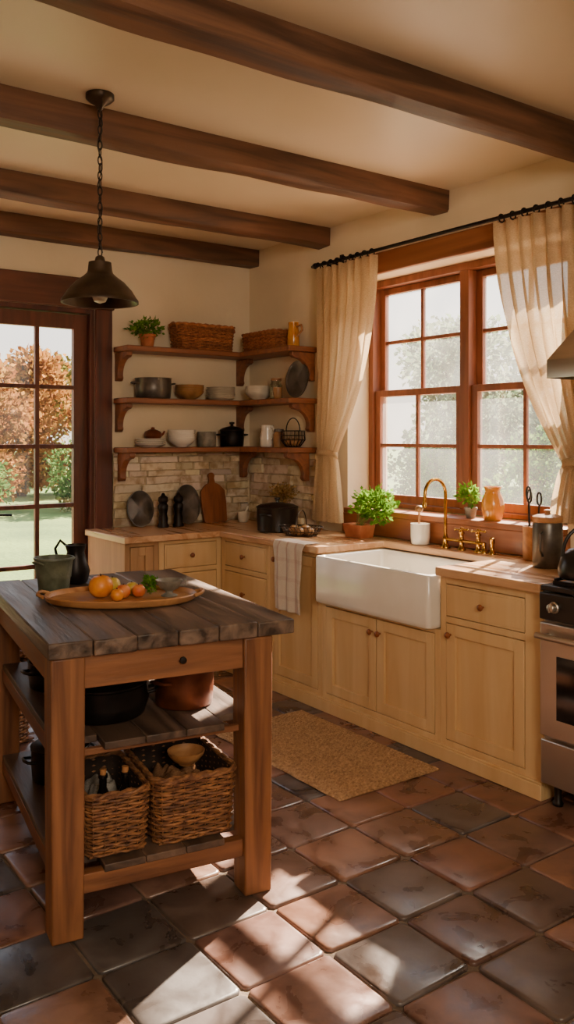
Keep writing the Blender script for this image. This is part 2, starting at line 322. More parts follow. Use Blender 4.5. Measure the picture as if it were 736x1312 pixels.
# brick backsplash
def bricks(length,z0,z1,name,loc,rz):
    b=MB(); b.col=(1,1,1); z=z0+.004; row=0; rg=random.Random(5+int(length*10))
    while z<z1-.02:
        h=min(rg.uniform(.040,.074),z1-z-.002); x=-(rg.random()*.12)
        while x<length:
            L=rg.uniform(.11,.32); a=max(x+.003,0.002); e=min(x+L-.003,length-.002)
            if e-a>.015:
                k=rg.uniform(.66,1.08); b.col=(k,k*rg.uniform(.90,1),k*rg.uniform(.78,.98)); dp=rg.uniform(.008,.036)
                b.box(((a+e)/2,-.008-dp/2,z+h/2),(e-a,dp,h-.004),Matrix.Translation(((a+e)/2,0,z+h/2))@Matrix.Rotation(rg.uniform(-.035,.035),4,'Y')@Matrix.Translation((-(a+e)/2,0,-(z+h/2))),tx=rg.uniform(.94,1),ty=1)
            x+=L
        z+=h
    o=b.finish(name,BRICK,loc=loc,rz=rz,bevel=.009,bseg=3,kind='structure',label='whitewashed rough brick backsplash')
    mm=MB(); mm.bb(0,length,-.018,-.001,z0,z1); mm.finish('mortar',MORTAR,o)
bricks(1.10,.92,1.425,'trim_3',(-1.13,-.001,0),0)
bricks(.83,.92,1.425,'trim_4',(-.001,-.04,0),-pi/2)
# ------------------------------------------------------------ cabinets
def knob(parent,x,z,y,mat=None):
    k=MB(); k.lathe([(.006,0),(.006,.010),(.010,.014),(.0155,.019),(.016,.024),(.012,.029),(.004,.031)],n=16,M=RX); return k.finish('knob',mat or KNOBW,parent,(x,y,z))
def cabinet(label,w,d,h,rows,loc,rz,mat=CAB,sl=.035,sr=.035,knobs=True,cat='cabinet'):
    c=T('base_cabinet',label,cat,loc,rz); fy=-d/2; b=MB()
    b.bb(-w/2,w/2,fy+.02,d/2,0,h); b.bb(-w/2,-w/2+sl,fy,fy+.02,.0,h); b.bb(w/2-sr,w/2,fy,fy+.02,.0,h)
    zs=[0]+[v for r in rows for v in(r[1],r[2])]+[h]
    for i in range(0,len(zs),2):
        if zs[i+1]-zs[i]>.004: b.bb(-w/2+sl,w/2-sr,fy,fy+.02,zs[i],zs[i+1])
    b.finish('cabinet_body',mat,c,bevel=.0015)
    for kind,z0,z1,n in rows:
        a0=-w/2+sl; a1=w/2-sr
        for i in range(n):
            xa=a0+(a1-a0)*i/n+.004; xb=a0+(a1-a0)*(i+1)/n-.004; za=z0+.004; zb=z1-.004; m=MB()
            if kind=='drawer':
                m.bb(xa,xb,fy-.001,fy+.016,za,zb)
                m.bb(xa+.012,xb-.012,fy-.004,fy-.001,za+.012,zb-.012)
                o=m.finish('drawer',mat,c,bevel=.002); knob(o,(xa+xb)/2,(za+zb)/2,fy-.004)
            else:
                s=.055; m.bb(xa,xa+s,fy-.003,fy+.016,za,zb); m.bb(xb-s,xb,fy-.003,fy+.016,za,zb); m.bb(xa+s,xb-s,fy-.003,fy+.016,za,za+s); m.bb(xa+s,xb-s,fy-.003,fy+.016,zb-s,zb)
                m.bb(xa+s-.002,xb-s+.002,fy+.012,fy+.016,za+s-.002,zb-s+.002)
                o=m.finish('door',mat,c,bevel=.002)
                if kind=='door':
                    kx=xb-.027 if (n==2 and i==0) else xa+.027
                    knob(o,kx,zb-.07 if n==2 else zb-.05,fy-.003)
    return c
TH=.875
cabinet('honey-yellow painted cabinet with stacked drawers under the worktop',.46,.57,TH,[('drawer',.10,.37,1),('drawer',.40,.66,1),('drawer',.69,.85,1)],(-.85,-.315,0),0)
cabinet('plain light wood end cabinet beside the glazed door',.235,.57,TH,[('panel',.10,.85,1)],(-1.20,-.315,0),0,mat=CABW)
xc=-.325; 
cabinet('honey-yellow drawer cabinet next to the inner corner',.57,.59,TH,[('drawer',.10,.37,1),('drawer',.40,.66,1),('drawer',.69,.85,1)],(xc,-.6025-.285,0),-pi/2,sl=.04)
cabinet('honey-yellow cabinet with a tall door behind the hanging towel',.515,.59,TH,[('door',.10,.85,1)],(xc,-1.1745-.2575,0),-pi/2)
cabinet('honey-yellow double-door cabinet under the farmhouse sink',.915,.59,.612,[('door',.10,.59,2)],(xc,-1.691-.4575,0),-pi/2)
cabinet('honey-yellow cabinet with one drawer above a panelled door',.60,.59,TH,[('door',.10,.655,1),('drawer',.685,.84,1)],(xc,-2.608-.30,0),-pi/2,sr=.10)
m=MB(); m.bb(-.642,-.621,-3.208,-.60,0,.065); m.bb(-.637,-.621,-3.208,-.60,.065,.075); m.finish('baseboard_right',CAB,label='yellow painted plinth along the cabinets',kind='structure',bevel=.003)
# worktop
m=MB(); out=[(-1.34,-.028),(-1.34,-.65),(-.66,-.65),(-.66,-1.69),(-.645,-1.70),(-.165,-1.70),(-.165,-2.60),(-.645,-2.60),(-.66,-2.61),(-.66,-3.215),(-.034,-3.215),(-.034,-.028)]
m.loft([[(x,y,.8765) for x,y in out],[(x,y,.917) for x,y in out]])
m.finish('worktop',WORK,label='continuous light wooden worktop along both walls',category='worktop',bevel=.006,bseg=3)
WT=.9175
# sink
sk=T('farmhouse_sink','white ceramic apron-front farmhouse sink set in the worktop','sink',(-.43,-2.15,.613)); m=MB(); sw,sd=.52,.89; hs=.262
def rr3(w,d,r,z,n=5): return [(x,y,z) for x,y in rrect(w,d,r,n)]
m.loft([rr3(sw-.03,sd-.03,.02,0),rr3(sw-.004,sd-.004,.022,.010),rr3(sw,sd,.025,.03),rr3(sw,sd,.025,hs-.01),rr3(sw-.008,sd-.008,.025,hs-.002),rr3(sw-.02,sd-.02,.025,hs),rr3(sw-.05,sd-.05,.03,hs),rr3(sw-.062,sd-.062,.035,hs-.006),rr3(sw-.07,sd-.07,.04,hs-.03),rr3(sw-.09,sd-.09,.05,.05),rr3(sw-.13,sd-.13,.05,.035)])
m.finish('basin',CERAM,sk)
m=MB(); m.lathe([(.03,.0355),(.04,.038),(.038,.041),(.02,.039)],n=20); m.finish('drain',STEEL,sk)
# faucet
fa=T('bridge_faucet','polished brass gooseneck faucet with cross handles behind the sink','faucet',(-.10,-2.14,WT))
m=MB(); m.lathe([(.026,0),(.026,.008),(.016,.02),(.014,.05),(.018,.055),(.013,.065),(.010,.08)],n=20)
pts=[(0,0,.06),(0,0,.30)]+[(-.08+.08*cos(a),0,.30+.085*sin(a)) for a in [pi*k/12 for k in range(1,13)]]+[(-.162,0,.27),(-.163,0,.25)]
m.tube(pts,.0095,12); m.lathe([(.013,0),(.013,.025),(.010,.03)],(-.163,0,.23),16); m.finish('spout',BRASS,fa)
m=MB(); m.tube([(0,0,.05),(0,-.28,.05)],.009,12)
for yy in(-.12,-.24): m.lathe([(.024,0),(.024,.008),(.013,.018),(.013,.04),(.018,.05),(.012,.06),(.011,.085),(.016,.09),(.016,.10),(.006,.105)],(0,yy,0),18)
m.lathe([(.024,0),(.024,.007),(.012,.02),(.010,.05),(.012,.055)],(0,-.28,0),18)
m.finish('bridge',BRASS,fa)
for yy in(-.12,-.24):
    m=MB(); 
    for a in(0,pi/2):
        dx,dy=.035*cos(a+.5),.035*sin(a+.5); m.tube([(-dx,yy-dy,.112),(dx,yy+dy,.112)],.005,8); m.ell((-dx,yy-dy,.112),.008); m.ell((dx,yy+dy,.112),.008)
    m.lathe([(.009,.10),(.012,.112),(.008,.124),(.002,.127)],(0,yy,0),14); m.finish('handle',BRASS,fa)
sp=T('side_sprayer','small brass side sprayer beside the faucet','sprayer',(-.10,-2.475,WT)); m=MB(); m.lathe([(.02,0),(.02,.006),(.011,.015),(.010,.05),(.015,.06),(.014,.085),(.005,.09)],n=18); m.finish('sprayer_body',BRASS,sp)
# ------------------------------------------------------------ stove
sv=T('range_cooker','stainless steel range cooker with dark control panel','stove',(-.36,-3.61,0),-pi/2)
m=MB(); m.bb(-.38,.38,-.29,.33,.09,.895); m.finish('stove_body',STEEL,sv,bevel=.004)
m=MB(); m.bb(-.38,.38,-.31,.33,.896,.92); m.finish('cooktop',BLACK,sv,bevel=.004)
m=MB(); m.bb(-.378,.378,-.325,-.291,.78,.893); m.finish('control_panel',BLACK,sv,bevel=.006)
for k in range(5):
    m=MB(); m.lathe([(.024,0),(.024,.006),(.019,.01),(.018,.03),(.014,.034)],n=20,M=RX); m.bb(-.003,.003,-.037,-.03,-.016,.016); m.finish('knob',STEEL,sv,(-.30+.15*k,-.326,.837))
od=MB(); od.bb(-.375,.375,-.325,-.291,.30,.77); odo=od.finish('oven_door',STEEL,sv,bevel=.006)
m=MB(); m.bb(-.29,.27,-.329,-.3255,.38,.64); m.finish('oven_window',OVENG,odo,bevel=.001)
m=MB(); m.tube([(-.33,-.325,.72),(-.33,-.365,.72)],.009,10); m.tube([(.33,-.325,.72),(.33,-.365,.72)],.009,10); m.tube([(-.36,-.368,.72),(.36,-.368,.72)],.013,12); m.finish('handle',STEEL,odo)
m=MB(); m.bb(-.375,.375,-.32,-.291,.10,.285); m.finish('drawer',STEEL,sv,bevel=.006)
for xx in(-.34,.34):
    for yy in(-.25,.28):
        m=MB(); m.lathe([(.022,0),(.024,.01),(.016,.02),(.016,.089)],n=14); m.finish('foot',IRON,sv,(xx,yy,0))
for xx in(-.19,.19):
    m=MB()
    for q in(-.15,-.05,.05,.15): m.bb(xx+q-.005,xx+q+.005,-.27,.29,.935,.947)
    for q in(-.27,-.02,.0,.28): m.bb(xx-.16,xx+.16,q,q+.01,.921,.936)
    m.finish('grate',IRON,sv)
hd=T('range_hood','stainless steel pyramid range hood above the cooker','range hood',(-.33,-3.605,1.78),-pi/2)
m=MB(); m.loft([rr3(.76,.60,.004,0,1),rr3(.76,.60,.004,.075,1),rr3(.755,.595,.004,.08,1),rr3(.30,.28,.004,.40,1),rr3(.30,.28,.004,CZ-1.782,1)],False,True); m.finish('hood_canopy',STEEL,hd)
m=MB(); m.bb(-.36,.36,-.28,.28,.012,.02); m.finish('hood_filter',IRON,hd)
# ------------------------------------------------------------ curtains
rod=T('curtain_rod','dark iron curtain rod with rings over the window','curtain rod',(-.12,-2.1,2.67))
m=MB(); m.tube([(0,1.12,0),(0,-1.25,0)],.011,12); m.finish('rod',IRON,rod)
for yy in(1.12,-1.25):
    m=MB(); m.ell((0,yy,0),(.02,.026,.02)); m.ell((0,yy+(.03 if yy>0 else -.03),0),(.010,.014,.010)); m.finish('finial',IRON,rod)
for yy in(.98,-1.14):
    m=MB(); m.tube([(.118,yy,.03),(.09,yy,.02),(.03,yy,-.01),(0,yy,-.018),(-.014,yy,-.004)],.007,8); m.box((.112,yy,.03),(.012,.03,.07)); m.finish('bracket',IRON,rod)
ringmesh=None
def curtain(label,ot,it,om,im,ob_,ib,ztop,zm,zb,pw,folds):
    global ringmesh
    c=T('curtain',label,'curtain',(-.12,ot,ztop)); m=MB(); oy=ot
    def fn(u,v):
        z=ztop+(zb-ztop)*v
        if z>zm:
            t=(ztop-z)/(ztop-zm); o=ot+(om-ot)*t**2; i=it+(im-it)*t**pw; pinch=t**3
        else:
            t=(zm-z)/(zm-zb); s=t**.6; o=om+(ob_-om)*s; i=im+(ib-im)*s; pinch=1-s*.6
        amp=.030*(1-.35*pinch); ph=2*pi*folds*u
        x=amp*sin(ph+.5*sin(v*5+u*7))+.008*sin(ph*2.3+v*9)
        y=o+(i-o)*(u+.010*sin(ph*2)*(1-pinch))
        x+= -.012*pinch
        zz=z-.03*sin(pi*u)*pinch if z>zm else z
        return (x,y-oy,zz-ztop)
    m.grid(fn,folds*14,90); m.finish('curtain_panel',LINEN,c)
    t=MB(); w_=abs(im-om)/2; yc=(im+om)/2-oy; n=28
    rings=[]
    for dz in(-.018,.018):
        rings.append([(.044*cos(2*pi*k/n)-.012,yc+(w_+.012)*sin(2*pi*k/n),zm-ztop+dz-.03*cos(2*pi*k/n+.0)*.6) for k in range(n)])
    t.loft(rings,False,False); t.finish('tieback',LINEN,c,solid=.004)
    nr=9
    for k in range(nr):
        yy=ot+(it-ot)*(k+.4)/nr-oy
        if ringmesh is None:
            r=MB(); r.tube([(.021*cos(a),0,.021*sin(a)) for a in [2*pi*q/18 for q in range(18)]],.0042,8,closed=True); ro=r.finish('curtain_ring',IRON,c,(0,yy,2.67-ztop-.006),rz=.12); ringmesh=ro
        else:
            ro=ringmesh.copy(); bpy.context.scene.collection.objects.link(ro); ro.parent=c; ro.location=(0,yy,2.67-ztop-.006); ro.rotation_euler=(0,0,R.uniform(-.3,.3))
    return c
curtain('beige linen curtain tied back by the corner shelves',-.985,-1.585,-1.03,-1.205,-.955,-1.27,2.645,1.42,.985,2.2,8)
curtain('beige linen curtain tied back beside the range hood',-3.17,-2.51,-3.14,-2.95,-3.15,-2.86,2.645,1.40,1.12,2.0,8)
# ------------------------------------------------------------ wall shelves
def lshelf(z,label):
    s=T('corner_shelf',label,'shelf',(0,0,z)); m=MB(); o=[(-1.135,-.031),(-1.135,-.25),(-.25,-.25),(-.25,-.86),(-.003,-.86),(-.003,-.031)]
    m.loft([[(x,y,-.036) for x,y in o],[(x,y,0) for x,y in o]]); m.finish('shelf_board',SHELF,s,bevel=.006)
    def corbel(loc,rz,dp=.19,hh=.19):
        pr=[(0,-.037),(dp,-.037),(dp,-.062),(dp-.02,-.075)]
        for k in range(1,9):
            a=pi/2*k/9; pr.append((dp-.02-(dp-.065)*sin(a),-.075-(hh-.075)*(1-cos(a))))
        pr+=[(.045,-hh),(.052,-hh-.02),(.035,-hh-.04),(0,-hh-.04)]
        m=MB(); m.loft([[(-.022,-y,z) for y,z in pr],[(.022,-y,z) for y,z in pr]]); m.finish('bracket',SHELF,s,loc,rz,bevel=.003)
    off=.048 if z<1.6 else .002
    corbel((-1.09,-off,0),0); corbel((-off-.0,-.80,0),-pi/2); 
    corbel((-.10,-off,0),0,.17)
    return s
ZS=[2.15,1.80,1.465]
lshelf(ZS[0],'reddish wooden corner shelf holding baskets, highest of three')
lshelf(ZS[1],'reddish wooden corner shelf holding pots and plates, middle of three')
lshelf(ZS[2],'reddish wooden corner shelf holding crockery, lowest of three')
# ------------------------------------------------------------ baskets
def basket(name,label,w,d,h,loc,rz,mat=WICK,rows=12,flare=.12,rc=.05,handles=True,cat='basket',st_=.032,rs=.5,wv=.8):
    t=T(name,label,cat,loc,rz); P0=rrect(w,d,rc,4); per=2*(w+d); K=int(per/st_); K+=K%2; N=K*2; base=resample(P0,N); m=MB(); rad=h/rows*rs
    rg=random.Random(int(w*1000))
    def sc(z): return 1-(1-z/h)*flare
    amp=rad*wv
    def pt(j,z,off):
        a=base[(j-1)%N]; b=base[(j+1)%N]; p=base[j%N]; tx,ty=b[0]-a[0],b[1]-a[1]; l=math.hypot(tx,ty); nx,ny=ty/l,-tx/l; s=sc(z)
        return (p[0]*s+nx*off,p[1]*s+ny*off,z)
    for i in range(rows):
        z=.004+rad+(h-rad*2)*i/(rows-1); k=rg.uniform(.65,1.25); m.col=(k,k*.97,k*.92)
        m.tube([pt(j,z+rg.uniform(-.0012,.0012),amp*cos(pi*j/2+pi*i) if j%2==0 else 0) for j in range(N)],rad*.92,6,closed=True)
    m.col=(.7,.65,.6)
    for j in range(0,N,2): m.tube([pt(j,.004,0),pt(j,h,0)],.0024,5)
    m.box((0,0,.006),(w*(1-flare)-.01,d*(1-flare)-.01,.008)); m.finish('woven_body',mat,t)
    r=MB()
    for ph in(0,pi):
        r.tube([ (lambda q,a:(q[0]+.006*cos(a)*q[0]/max(w,d)*2,q[1]+.006*cos(a)*q[1]/max(w,d)*2,h+.006*sin(a)))(pt(j,h,0),j*1.1+ph) for j in range(N)],.0065,6,closed=True)
    r.finish('rim',mat,t)
    l=MB()
    def rr(z,ins): s=sc(z); return [(x*s*(1-ins/w*2),y*s*(1-ins/d*2),z) for x,y in rrect(w,d,rc,4)]
    l.loft([rr(h*.98,.008),rr(.016,.008)],False,True); l.finish('lining',WICKD,t)
    if handles:
        for sx in(-1,1):
            hm=MB(); hm.tube([(sx*(w/2+rad*1.2),.06*cos(a),h-.035+.05*sin(a)+.0) for a in [pi*k/10 for k in range(11)]],rad*.9,6); hm.finish('handle',mat,t)
    return t
basket('wicker_basket','reddish rectangular wicker basket on the highest shelf',.46,.18,.175,(-.50,-.145,ZS[0]+.001),0,WICKR,15,.08,.04,st_=.04)
basket('wicker_basket','long low wicker basket on the highest shelf near the corner',.44,.17,.125,(-.125,-.42,ZS[0]+.001),-pi/2,WICKR,11,.08,.04,False,st_=.04)
# ------------------------------------------------------------ crockery
def single(name,label,cat,mat,prof,loc,n=28,sx=1,sy=1,group=None,rz=0,part='body'):
    m=MB(); m.lathe(prof,n=n,sx=sx,sy=sy); return m.finish(name,mat,loc=loc,rz=rz,label=label,category=cat,group=group)
def vessel(r,h,t=.004,foot=.8,belly=1.,lip=1.0):
    return [(r*foot*.9,0),(r*foot,.004),(r*belly,h*.35),(r*(belly+lip)/2,h*.75),(r*lip,h),(r*lip-t,h+.001),(r*(belly+lip)/2-t,h*.75),(r*belly-t,h*.35),(r*foot-t,t+.004),(.001,t+.003)]
PLATE=[(.055,0),(.058,.004),(.075,.007),(.098,.018),(.102,.021),(.100,.0225),(.075,.011),(.05,.0075),(.001,.0075)]
BOWL=[(.035,0),(.037,.005),(.06,.018),(.085,.045),(.09,.06),(.087,.061),(.08,.045),(.055,.021),(.03,.010),(.001,.009)]
def stack(name,label,cat,mat,prof,n,dz,loc,group,s=1.):
    m=MB(); m.lathe([(r*s,z) for r,z in prof],n=32); o=m.finish(name,mat,loc=loc,label=label,category=cat,group=group)
    for k in range(1,n): clone(o,(loc[0]+R.uniform(-.001,.001),loc[1]+R.uniform(-.001,.001),loc[2]+dz*k))
def pot(label,r,h,loc,mat=IRON,lid=True,rz=0,name='cooking_pot',wide=1.0,body_mat=None):
    t=T(name,label,'pot',loc,rz); m=MB(); m.lathe([(r*.9,0),(r*.96,.006),(r*wide,h*.5),(r,h-.006),(r+.004,h),(r-.004,h),(r*wide-.005,h*.5),(r*.9,.01),(.001,.01)],n=36); m.finish('pot_body',mat,t)
    for s in(-1,1):
        q=MB(); q.tube([(s*(r*wide-.003),-.035,h*.72),(s*(r+.028),-.03,h*.76),(s*(r+.034),0,h*.77),(s*(r+.028),.03,h*.76),(s*(r*wide-.003),.035,h*.72)],.006,8); q.finish('handle',mat,t)
    if lid:
        q=MB(); q.lathe([(r+.003,h+.0015),(r+.004,h+.008),(r*.8,h+.022),(r*.3,h+.033),(.012,h+.035),(.010,h+.048),(.020,h+.055),(.018,h+.064),(.004,h+.067)],n=36); q.finish('lid',mat,t)
    return t
def herb(mb,st,c,rad,n,L,base,rg=R,stems=14):
    for k in range(stems):
        a=rg.uniform(0,2*pi); e=rg.uniform(.3,1); tip=Vector((c[0]+rad[0]*cos(a)*e*.8,c[1]+rad[1]*sin(a)*e*.8,c[2]+rad[2]*rg.uniform(-.2,.8))); b=Vector(base)+Vector((rg.uniform(-.02,.02),rg.uniform(-.02,.02),0))
        mid=(b+tip)/2+Vector((0,0,.02)); st.tube([b,mid,tip],.0016,5)
    for k in range(n):
        while True:
            p=Vector((rg.uniform(-1,1),rg.uniform(-1,1),rg.uniform(-1,1)))
            if .25<p.length<1: break
        lump=.75+.55*mnoise.noise(p*2.4); q=Vector((c[0]+p.x*rad[0]*lump,c[1]+p.y*rad[1]*lump,c[2]+p.z*rad[2]*lump))
        mb.leaf(q,(p.x+rg.uniform(-.6,.6),p.y+rg.uniform(-.6,.6),p.z*.6+rg.uniform(-.3,.8)),L*rg.uniform(.6,1.2),L*.55)
def potplant(label,loc,pr,ph,potmat,c,rad,n,L,leafm=HERB,box=None):
    t=T('potted_herb',label,'plant',loc); m=MB()
    if box:
        w,d=box; m.loft([rr3(w*.85,d*.85,.01,0),rr3(w,d,.012,ph),rr3(w-.014,d-.014,.01,ph),rr3(w*.85-.014,d*.85-.014,.01,.01)])
    else: m.lathe([(pr*.7,0),(pr*.92,ph*.78),(pr*1.05,ph*.8),(pr*1.05,ph),(pr*.92,ph),(pr*.85,ph*.8),(pr*.6,.01),(.001,.01)],n=28)
    m.finish('pot',potmat,t)
    s=MB()
    if box: s.box((0,0,ph-.016),(box[0]*.9,box[1]*.88,.006))
    else: s.lathe([(pr*.87,ph*.84),(.001,ph*.87)],n=20)
    s.finish('soil',SOIL,t)
    m=MB(); st_=MB(); herb(m,st_,c,rad,n,L,(0,0,ph-.02)); st_.finish('stems',STEM,t); m.finish('foliage',leafm,t)
    return t
# highest shelf
z=ZS[0]+.001
potplant('small terracotta pot of trailing herbs on the highest shelf',(-.93,-.14,z),.055,.09,TERRA,(0,0,.13),(.13,.09,.08),330,.035)
j=T('wooden_pitcher','orange-brown wooden pitcher on the highest shelf','pitcher',(-.125,-.74,z)); m=MB(); m.lathe([(.038,0),(.042,.01),(.040,.09),(.034,.14),(.036,.17),(.032,.17),(.030,.14),(.034,.02),(.001,.02)],n=24); m.finish('pitcher_body',MUST,j)
m=MB(); m.tube([(0,-.036,.14),(0,-.09,.145),(0,-.10,.11),(0,-.04,.07)],.008,8); m.finish('handle',TRAYW,j)
# middle shelf
z=ZS[1]+.001
pot('dark cast iron pot with lid on the middle shelf',.125,.14,(-.885,-.135,z),PEWTER,False)
stack('bowl','tan stoneware bowl nested on the middle shelf','bowl',BROWNS,BOWL,4,.014,(-.60,-.14,z),'tan bowls on the middle shelf',1.15)
stack('plate','cream stoneware plate stacked on the middle shelf','plate',STONEW,PLATE,7,.0125,(-.34,-.14,z),'cream plates on the middle shelf',1.05)
stack('bowl','pale stoneware bowl nested in the shelf corner','bowl',STONEW,BOWL,4,.014,(-.135,-.33,z),'pale bowls on the middle shelf',1.1)
jr=T('glass_jar','glass storage jar of grain on the middle shelf','jar',(-.13,-.54,z)); m=MB(); m.lathe([(.044,0),(.046,.006),(.046,.10),(.036,.118),(.036,.13),(.033,.13),(.033,.117),(.043,.10),(.043,.008),(.001,.008)],n=24); m.finish('jar_body',JAR,jr)
m=MB(); m.lathe([(.042,.009),(.042,.085),(.001,.087)],n=20); m.finish('contents',STONEW,jr); m=MB(); m.lathe([(.038,.131),(.038,.148),(.001,.15)],n=20); m.finish('lid',TRAYW,jr)
def leaning_tray(label,loc,rx,rzr,rz,mat,tilt=-.16,handle=True,name='serving_tray'):
    t=T(name,label,'tray',loc,rz); m=MB(); M=Matrix.Translation((0,0,rzr))@Matrix.Rotation(tilt,4,'X')@Matrix.Rotation(pi/2,4,'X')
    m.lathe([(.9,0),(1,.004),(1.0,.016),(.95,.016),(.88,.007),(.001,.006)],n=36,sx=rx,sy=rzr,M=M); m.finish('tray_body',mat,t)
    return t
leaning_tray('dark round metal plate propped on the middle shelf',(-.095,-.75,z+.002),.09,.13,-pi/2+.35,PEWTER)
single('small_jar','small brown jar beside the propped plate','jar',BROWNS,vessel(.032,.075),(-.20,-.66,z))
# lower shelf
z=ZS[2]+.001
stack('plate','white plate stacked on the lowest shelf','plate',CERAM,PLATE,4,.0125,(-.91,-.14,z),'white plates on the lowest shelf',1.05)
tp=T('brown_teapot','round brown stoneware teapot on a stack of plates','teapot',(-.89,-.14,z+.0375+.009)); m=MB(); m.lathe([(.035,0),(.05,.01),(.064,.035),(.055,.06),(.03,.072),(.012,.078),(.014,.088),(.004,.092)],n=28); m.finish('teapot_body',COPPER,tp)
m=MB(); m.tube([(.055,0,.03),(.08,0,.045),(.09,0,.065)],[.012,.008,.006],8); m.finish('spout',COPPER,tp)
stack('bowl','white bowl nested on the lowest shelf','bowl',CERAM,BOWL,5,.015,(-.665,-.14,z),'white bowls on the lowest shelf',1.1)
t=T('utensil_crock','ribbed grey stoneware crock on the lowest shelf','crock',(-.46,-.14,z)); m=MB()
m.loft([[((r+.0025*(k%2))*cos(2*pi*k/48),(r+.0025*(k%2))*sin(2*pi*k/48),zz) for k in range(48)] for r,zz in((.062,0),(.066,.006),(.066,.10),(.064,.108),(.058,.108),(.056,.01))]); m.finish('crock_body',GREYST,t)
pot('dark iron pot on the lowest shelf near the corner',.088,.115,(-.245,-.14,z),IRON,True)
t=T('white_jug','tall white ceramic jug on the lowest shelf','jug',(-.13,-.43,z),-pi/2); m=MB(); m.lathe([(.045,0),(.052,.01),(.055,.06),(.042,.12),(.045,.155),(.041,.155),(.038,.12),(.05,.06),(.001,.012)],n=28); m.finish('jug_body',CERAM,t)
m=MB(); m.tube([(.04,0,.14),(.075,0,.135),(.085,0,.09),(.05,0,.05)],.006,8); m.finish('handle',CERAM,t)
t=T('glass_jar','small dark jar with a lid on the lowest shelf','jar',(-.13,-.575,z)); m=MB(); m.lathe([(.038,0),(.04,.006),(.04,.09),(.03,.105),(.001,.106)],n=24); m.finish('jar_body',BROWNS,t); m=MB(); m.lathe([(.033,.107),(.034,.125),(.001,.13)],n=20); m.finish('lid',PEWTER,t)
t=T('wire_basket','dark round wire basket on the lowest shelf','basket',(-.125,-.735,z)); m=MB()
for k in range(18):
    a=2*pi*k/18; m.tube([(.05*cos(a),.05*sin(a),.004),(.085*cos(a),.085*sin(a),.05),(.08*cos(a),.08*sin(a),.11)],.0025,5)
for r_,zz in((.05,.004),(.085,.05),(.084,.08),(.08,.112)): m.tube([(r_*cos(2*pi*k/24),r_*sin(2*pi*k/24),zz) for k in range(24)],.0035,6,closed=True)
m.finish('wire_body',IRON,t)
m=MB(); m.tube([(0,.08*cos(a),.11+.09*sin(a)) for a in [pi*k/14 for k in range(15)]],.004,6); m.finish('handle',IRON,t)
for dx,dy,dz in((-.025,.024,.036),(.032,-.004,.036),(-.018,-.034,.036)):
    o=MB(); o.ell((0,0,0),(.027,.027,.026)); o.finish('onion',BROWNS,loc=(-.125+dx,-.735+dy,z+dz),label='brown onion in the dark wire basket',category='onion',group='onions in the wire basket')
# ------------------------------------------------------------ worktop items
z=WT+.0005
leaning_tray('dark oval pewter tray leaning on the brick backsplash',(-.98,-.12,z),.10,.125,0,PEWTER)
leaning_tray('dark oval pewter tray beside the cutting board',(-.61,-.12,z),.10,.14,0,PEWTER)
MILL=[(.03,0),(.032,.012),(.024,.03),(.027,.06),(.021,.09),(.026,.12),(.028,.15),(.02,.165),(.028,.18),(.026,.205),(.012,.218),(.008,.232),(.002,.236)]
m=MB(); m.lathe([(r*1.25,zz) for r,zz in MILL],n=24); pm=m.finish('pepper_mill',IRON,loc=(-.86,-.235,z),label='dark turned pepper mill on the worktop',category='pepper mill',group='pepper mills by the backsplash')
clone(pm,(-.745,-.24,z))
cb=T('cutting_board','brown wooden cutting board with a handle leaning on the bricks','cutting board',(-.385,-.15,z)); pts=[]
for a in range(0,9): pts.append((.085-.02+.02*cos(-pi/2+pi/2*a/8),.02+.02*sin(-pi/2+pi/2*a/8)))
pts+=[(.092,.14),(.09,.22)]
for a in range(1,9): t_=a/8; pts.append((.09-.068*t_,.22+.055*sin(t_*pi/2)))
pts+=[(.018,.31)]
for a in range(0,9): pts.append((.024*cos(pi*a/8-.0),.325+.024*sin(pi*a/8)))
lft=[(-x,y) for x,y in reversed(pts) if x>.001]
pp=[(x*1.12,y*1.05) for x,y in pts+lft]; M=Matrix.Rotation(-.2,4,'X')
m=MB(); m.loft([[(x,0.0,y) for x,y in pp],[(x,.018,y) for x,y in pp]],M=M); m.finish('board',BOARDW,cb,bevel=.003)
mo=T('stone_mortar','cream stoneware mortar with pestle on the worktop','mortar',(-.21,-.24,z)); m=MB(); m.lathe(vessel(.042,.075,.007,.75,.95,1.0),n=24); m.finish('mortar_body',STONEW,mo); m=MB(); m.tube([(0,0,.02),(.02,.0,.07),(.04,0,.115)],[.012,.007,.010],10); m.finish('pestle',STONEW,mo)
pot('black enamel stock pot with lid on the worktop',.135,.155,(-.36,-.88,z),BLACK,True,rz=.4,name='stock_pot')
v=T('dried_flower_vase','dried flowers in a small brown vase on the worktop','vase',(-.12,-.62,z)); m=MB(); m.lathe(vessel(.05,.13,.004,.7,1.1,.6),n=24); m.finish('vase_body',BROWNS,v)
m=MB(); s_=MB(); herb(m,s_,(0,0,.23),(.07,.15,.07),340,.026,(0,0,.11),stems=30); s_.finish('stems',DRY,v); m.finish('dried_flowers',DRY,v)
t=T('wire_fruit_basket','low oval wire fruit basket on the worktop','basket',(-.40,-1.20,z),-1.0); m=MB()
for s_,zz in((.7,.004),(.85,.03),(1.,.06)): m.tube([(.14*s_*cos(2*pi*k/36),.09*s_*sin(2*pi*k/36),zz) for k in range(36)],.0032,6,closed=True)
for k in range(30):
    a=2*pi*k/30; m.tube([(.098*cos(a),.063*sin(a),.004),(.119*cos(a+.12),.0765*sin(a+.12),.03),(.14*cos(a),.09*sin(a),.06)],.0022,5)
for q in(-.05,-.02,.01,.04): m.tube([(-.09,q,.004),(.09,q,.004)],.002,5)
m.finish('wire_body',BRONZE,t)
m=MB(); m.tube([(0,.09*cos(a),.06+.10*sin(a)) for a in [pi*k/14 for k in range(15)]],.004,6); m.finish('handle',BRONZE,t)
